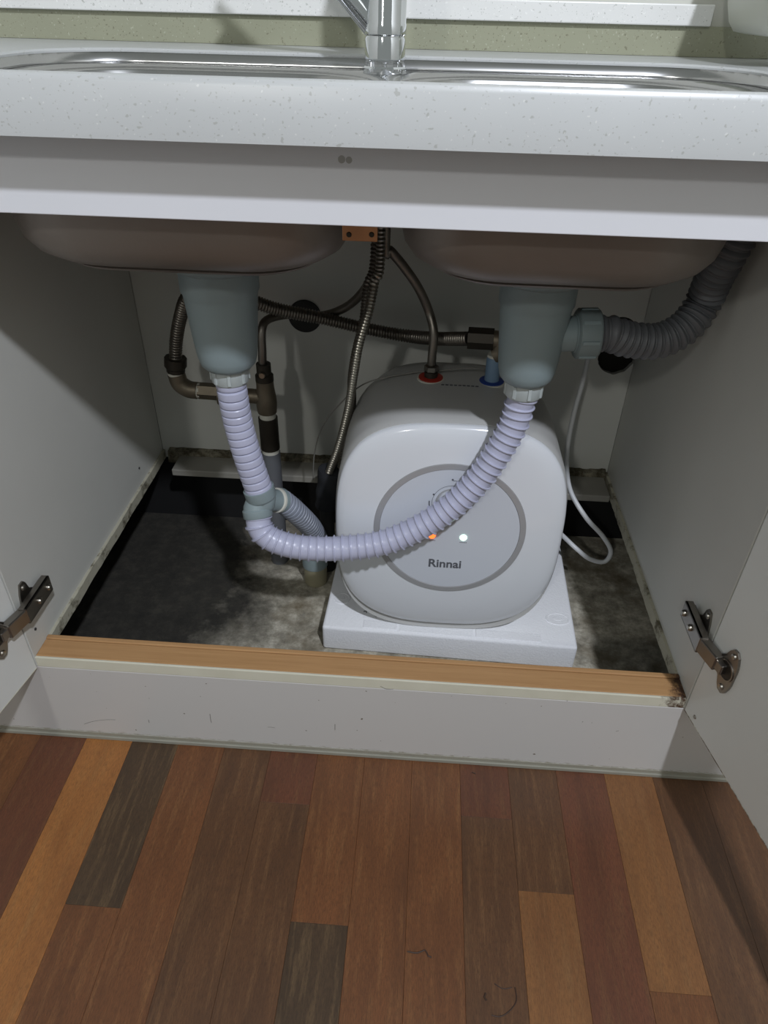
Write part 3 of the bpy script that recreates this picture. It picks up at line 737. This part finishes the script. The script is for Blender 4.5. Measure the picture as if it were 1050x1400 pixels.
cov = [(.1735, .1825, .2415), (.1750, .1840, .2370), (.1735, .1825, .2335), (.169, .179, .2305), (.161, .171, .2280), (.150, .161, .2262), (.133, .145, .2245), (.122, .131, .2236)]
CZ = hz0+.0065
def covring(a_, b_, y, n): return sq(a_, b_, y, n, cz=CZ)
R = [covring(a_, b_, y, 3.1-.11*i) for i, (a_, b_, y) in enumerate(cov)]
RC = (.1220, .2424); rx, rz = .1160, .1165; yf = .2232
R.append([(RC[0]+rx*math.cos(2*PI*k/96), yf, RC[1]+rz*math.sin(2*PI*k/96)) for k in range(96)])
bm = BM(); loft(bm, R, False, True); obj('front_cover', bm, M['heater'], ht, 50)
def ell(a_, b_, y): return [(RC[0]+a_*math.cos(2*PI*k/96), y, RC[1]+b_*math.sin(2*PI*k/96)) for k in range(96)]
bm = BM(); loft(bm, [ell(rx, rz, yf-.0001), ell(rx-.0006, rz-.0006, yf-.0016), ell(rx-.0088, rz-.0088, yf-.0016), ell(rx-.0094, rz-.0094, yf-.0001)]); obj('silver_ring', bm, M['silver'], ht, 40)
bm = BM(); loft(bm, [ell(rx-.0095, rz-.0095, yf-.0001), ell(rx-.0097, rz-.0097, yf-.0007)], False, True); obj('control_panel', bm, M['disk'], ht, 30)
yk = yf-.0008
kc = hat(618, 688, yk)
kn = lobe('knob', M['disk'], ht, [(.0225, 0), (.0225, .006), (.0210, .0085), (.010, .009)], (kc.x, yk, kc.z), (0, -1, 0), 48)
bm = BM(); lathe(bm, [(.0250, 0), (.0250, .0012), (.0227, .0012)], axis((kc.x, yk, kc.z), (0, -1, 0)), 48); obj('knob_ring', bm, M['silver'], kn, 30)
box_bm = BM(); box(box_bm, kc.x-.004, kc.x+.004, yk-.0125, yk-.0085, kc.z-.017, kc.z+.017, bev=.0015); obj('knob_grip', box_bm, M['disk'], kn)
bm = BM()
def arc(r, a0, a1, wd, n=20):
    for k in range(n):
        t0, t1 = [math.radians(a0+(a1-a0)*(k+j)/n) for j in (0, 1)]
        q = [(kc.x+rr*math.cos(t), yk-.0003, kc.z+rr*math.sin(t)) for rr, t in ((r-wd, t0), (r+wd, t0), (r+wd, t1), (r-wd, t1))]
        bm.faces.new([bm.verts.new(p) for p in q])
arc(.0385, 92, 30, .0004); arc(.0300, 200, 60, .0003); arc(.0340, 176, 200, .0009)
obj('dial_marks', bm, M['print'], kn)
for u, v in ((593, 676), (619, 656)): 
    p = hat(u, v, yk); lobe('dial_dot', M['print'], ht, [(.0016, 0), (.0014, .0003)], (p.x, yk, p.z), (0, -1, 0), 14)
for u, v, k, lab in ((590.5, 732, 'led_red', 'orange lit indicator lamp'), (633.5, 735, 'led_green', 'pale green lit indicator lamp')):
    p = hat(u, v, yk); o = lobe('indicator_lamp', M[k], ht, [(.0056, 0), (.0052, .0012), (.003, .0020)], (p.x, yk, p.z), (0, -1, 0), 20); o['label'] = lab
    bm = BM()
    for j in range(6): x = p.x-.005+.0019*j; box(bm, x, x+.0012, yk-.0003, yk, p.z-.0097, p.z-.0085)
    obj('indicator_caption', bm, M['print'], ht)
tpz = hat(608, 771, yk)
text('Rinnai', .0210, .0002, Matrix.Translation((tpz.x, yk-.0003, tpz.z)) @ Matrix.Rotation(PI/2, 4, 'X') @ Matrix.Scale(1.02, 4, (1, 0, 0)), M['print'], ht)
# ports on top
zt_ = lambda x: hz0+.194*(1-abs((x-hx0)/.178)**3.1)**(1/3.1)
YP = .378
for px_, k in ((.0815, 'red'), (.177, 'blue')):
    z = zt_(px_)
    lobe('port_ring', M['white_tape'], ht, [(.0210, -.004), (.0215, .0008), (.0195, .0010)], (px_, YP, z), seg=32)
    lobe('port_flange', M[k], ht, [(.0193, -.003), (.0193, .0018), (.0140, .0030)], (px_, YP, z), seg=32)['label'] = k+' plastic port flange'
    lobe('port_socket', M['bronze'] if k == 'red' else M['blue_valve'], ht, [(.0105, .003), (.0105, .010), (.0090, .0115)] if k == 'red' else [(.0115, .003), (.0115, .036), (.0100, .040)], (px_, YP, z), seg=24)
bm = BM()
for j in range(9):
    x = .098+.0066*j; z = zt_(x)+.0006; box(bm, x, x+.0046, .352, .3555, z-.0004, z)
obj('top_print', bm, M['print'], ht)
for c in ht.children:
    for q in [c]+list(c.children):
        for v_ in q.data.vertices: v_.co = place(v_.co)
settle(ht, (hx0, .32, .0523))
# red outlet nut and brass elbow with safety valve on the blue inlet
pr1 = place((.0815, YP, zt_(.0815)+.0116)); pr2 = place((.177, YP, zt_(.177)+.0401)); YQ = pr1.y
on = thing('outlet_nut', 'small steel nut on the red heater port', 'nut')
lobe('hex_nut', M['nickel'], on, [(.0095, .0001), (.0110, .0015), (.0110, .0085), (.0090, .010)], pr1, seg=6)
settle(on, pr1)
el = thing('inlet_elbow', 'tarnished brass elbow with a dark nut on top of the blue heater inlet', 'pipe fitting')
tb('thread_tape', M['white_tape'], [pr2+Vector((0, 0, .0002)), pr2+Vector((0, 0, .004))], .0105, parent=el)
tb('elbow', M['brass'], [pr2+Vector((0, 0, .004)), at(684, 480, YQ), at(683, 467, YQ+.002), at(670, 464, YQ+.004)], .0140, parent=el)
tb('hose_nut', M['bronze'], [at(675, 464, YQ+.004), at(657, 463, YQ+.006), at(640, 462, YQ+.008)], .0172, 8, parent=el)
settle(el, pr2)

h2o = braid([pr1+Vector((0, 0, .0105)), pr1+Vector((0, 0, .025)), at(593, 455, YQ+.003), at(586, 425, .39), at(571, 392, .38), at(550, 362, .37), at(534, 343, .362), at(527, 332, .358), FB+Vector((.010, .004, 0))], .0068, 'dark braided hose curving down to the red outlet of the heater')

# ------------------------------------------------------------------ cord and thin wire
# mains cord leaves the back of the heater, loops at its right side and goes up to the hole in the back panel
cordpts = [at(806, 480, .50), at(797, 520, .49), at(783, 572, .47), at(775, 622, .45), at(779, 668, .43), at(800, 706, .40), at(824, 733, .395), at(835, 754, .39), at(826, 768, .385), at(806, 764, .385), at(788, 750, .39), at(770, 733, .41), at(752, 716, .435), at(712, 690, .495)]
bm = BM(); tube(bm, cordpts, .0042, .004, 12)
tag(obj('power_cord', bm, M['cord'], None, True), 'white power cord looping beside the right flank of the water heater', 'cord')
bm = BM(); tube(bm, [at(428, 655, .40), at(430, 620, .40), at(440, 585, .39), at(462, 555, .385), at(500, 524, .385), at(560, 510, .388), at(596, 507, .386), at(640, 503, .386), at(664, 505, .388)], .0011, .004, 8)
tag(obj('thin_wire', bm, M['tube'], None, True), 'thin translucent wire arching over the left shoulder of the heater', 'wire')
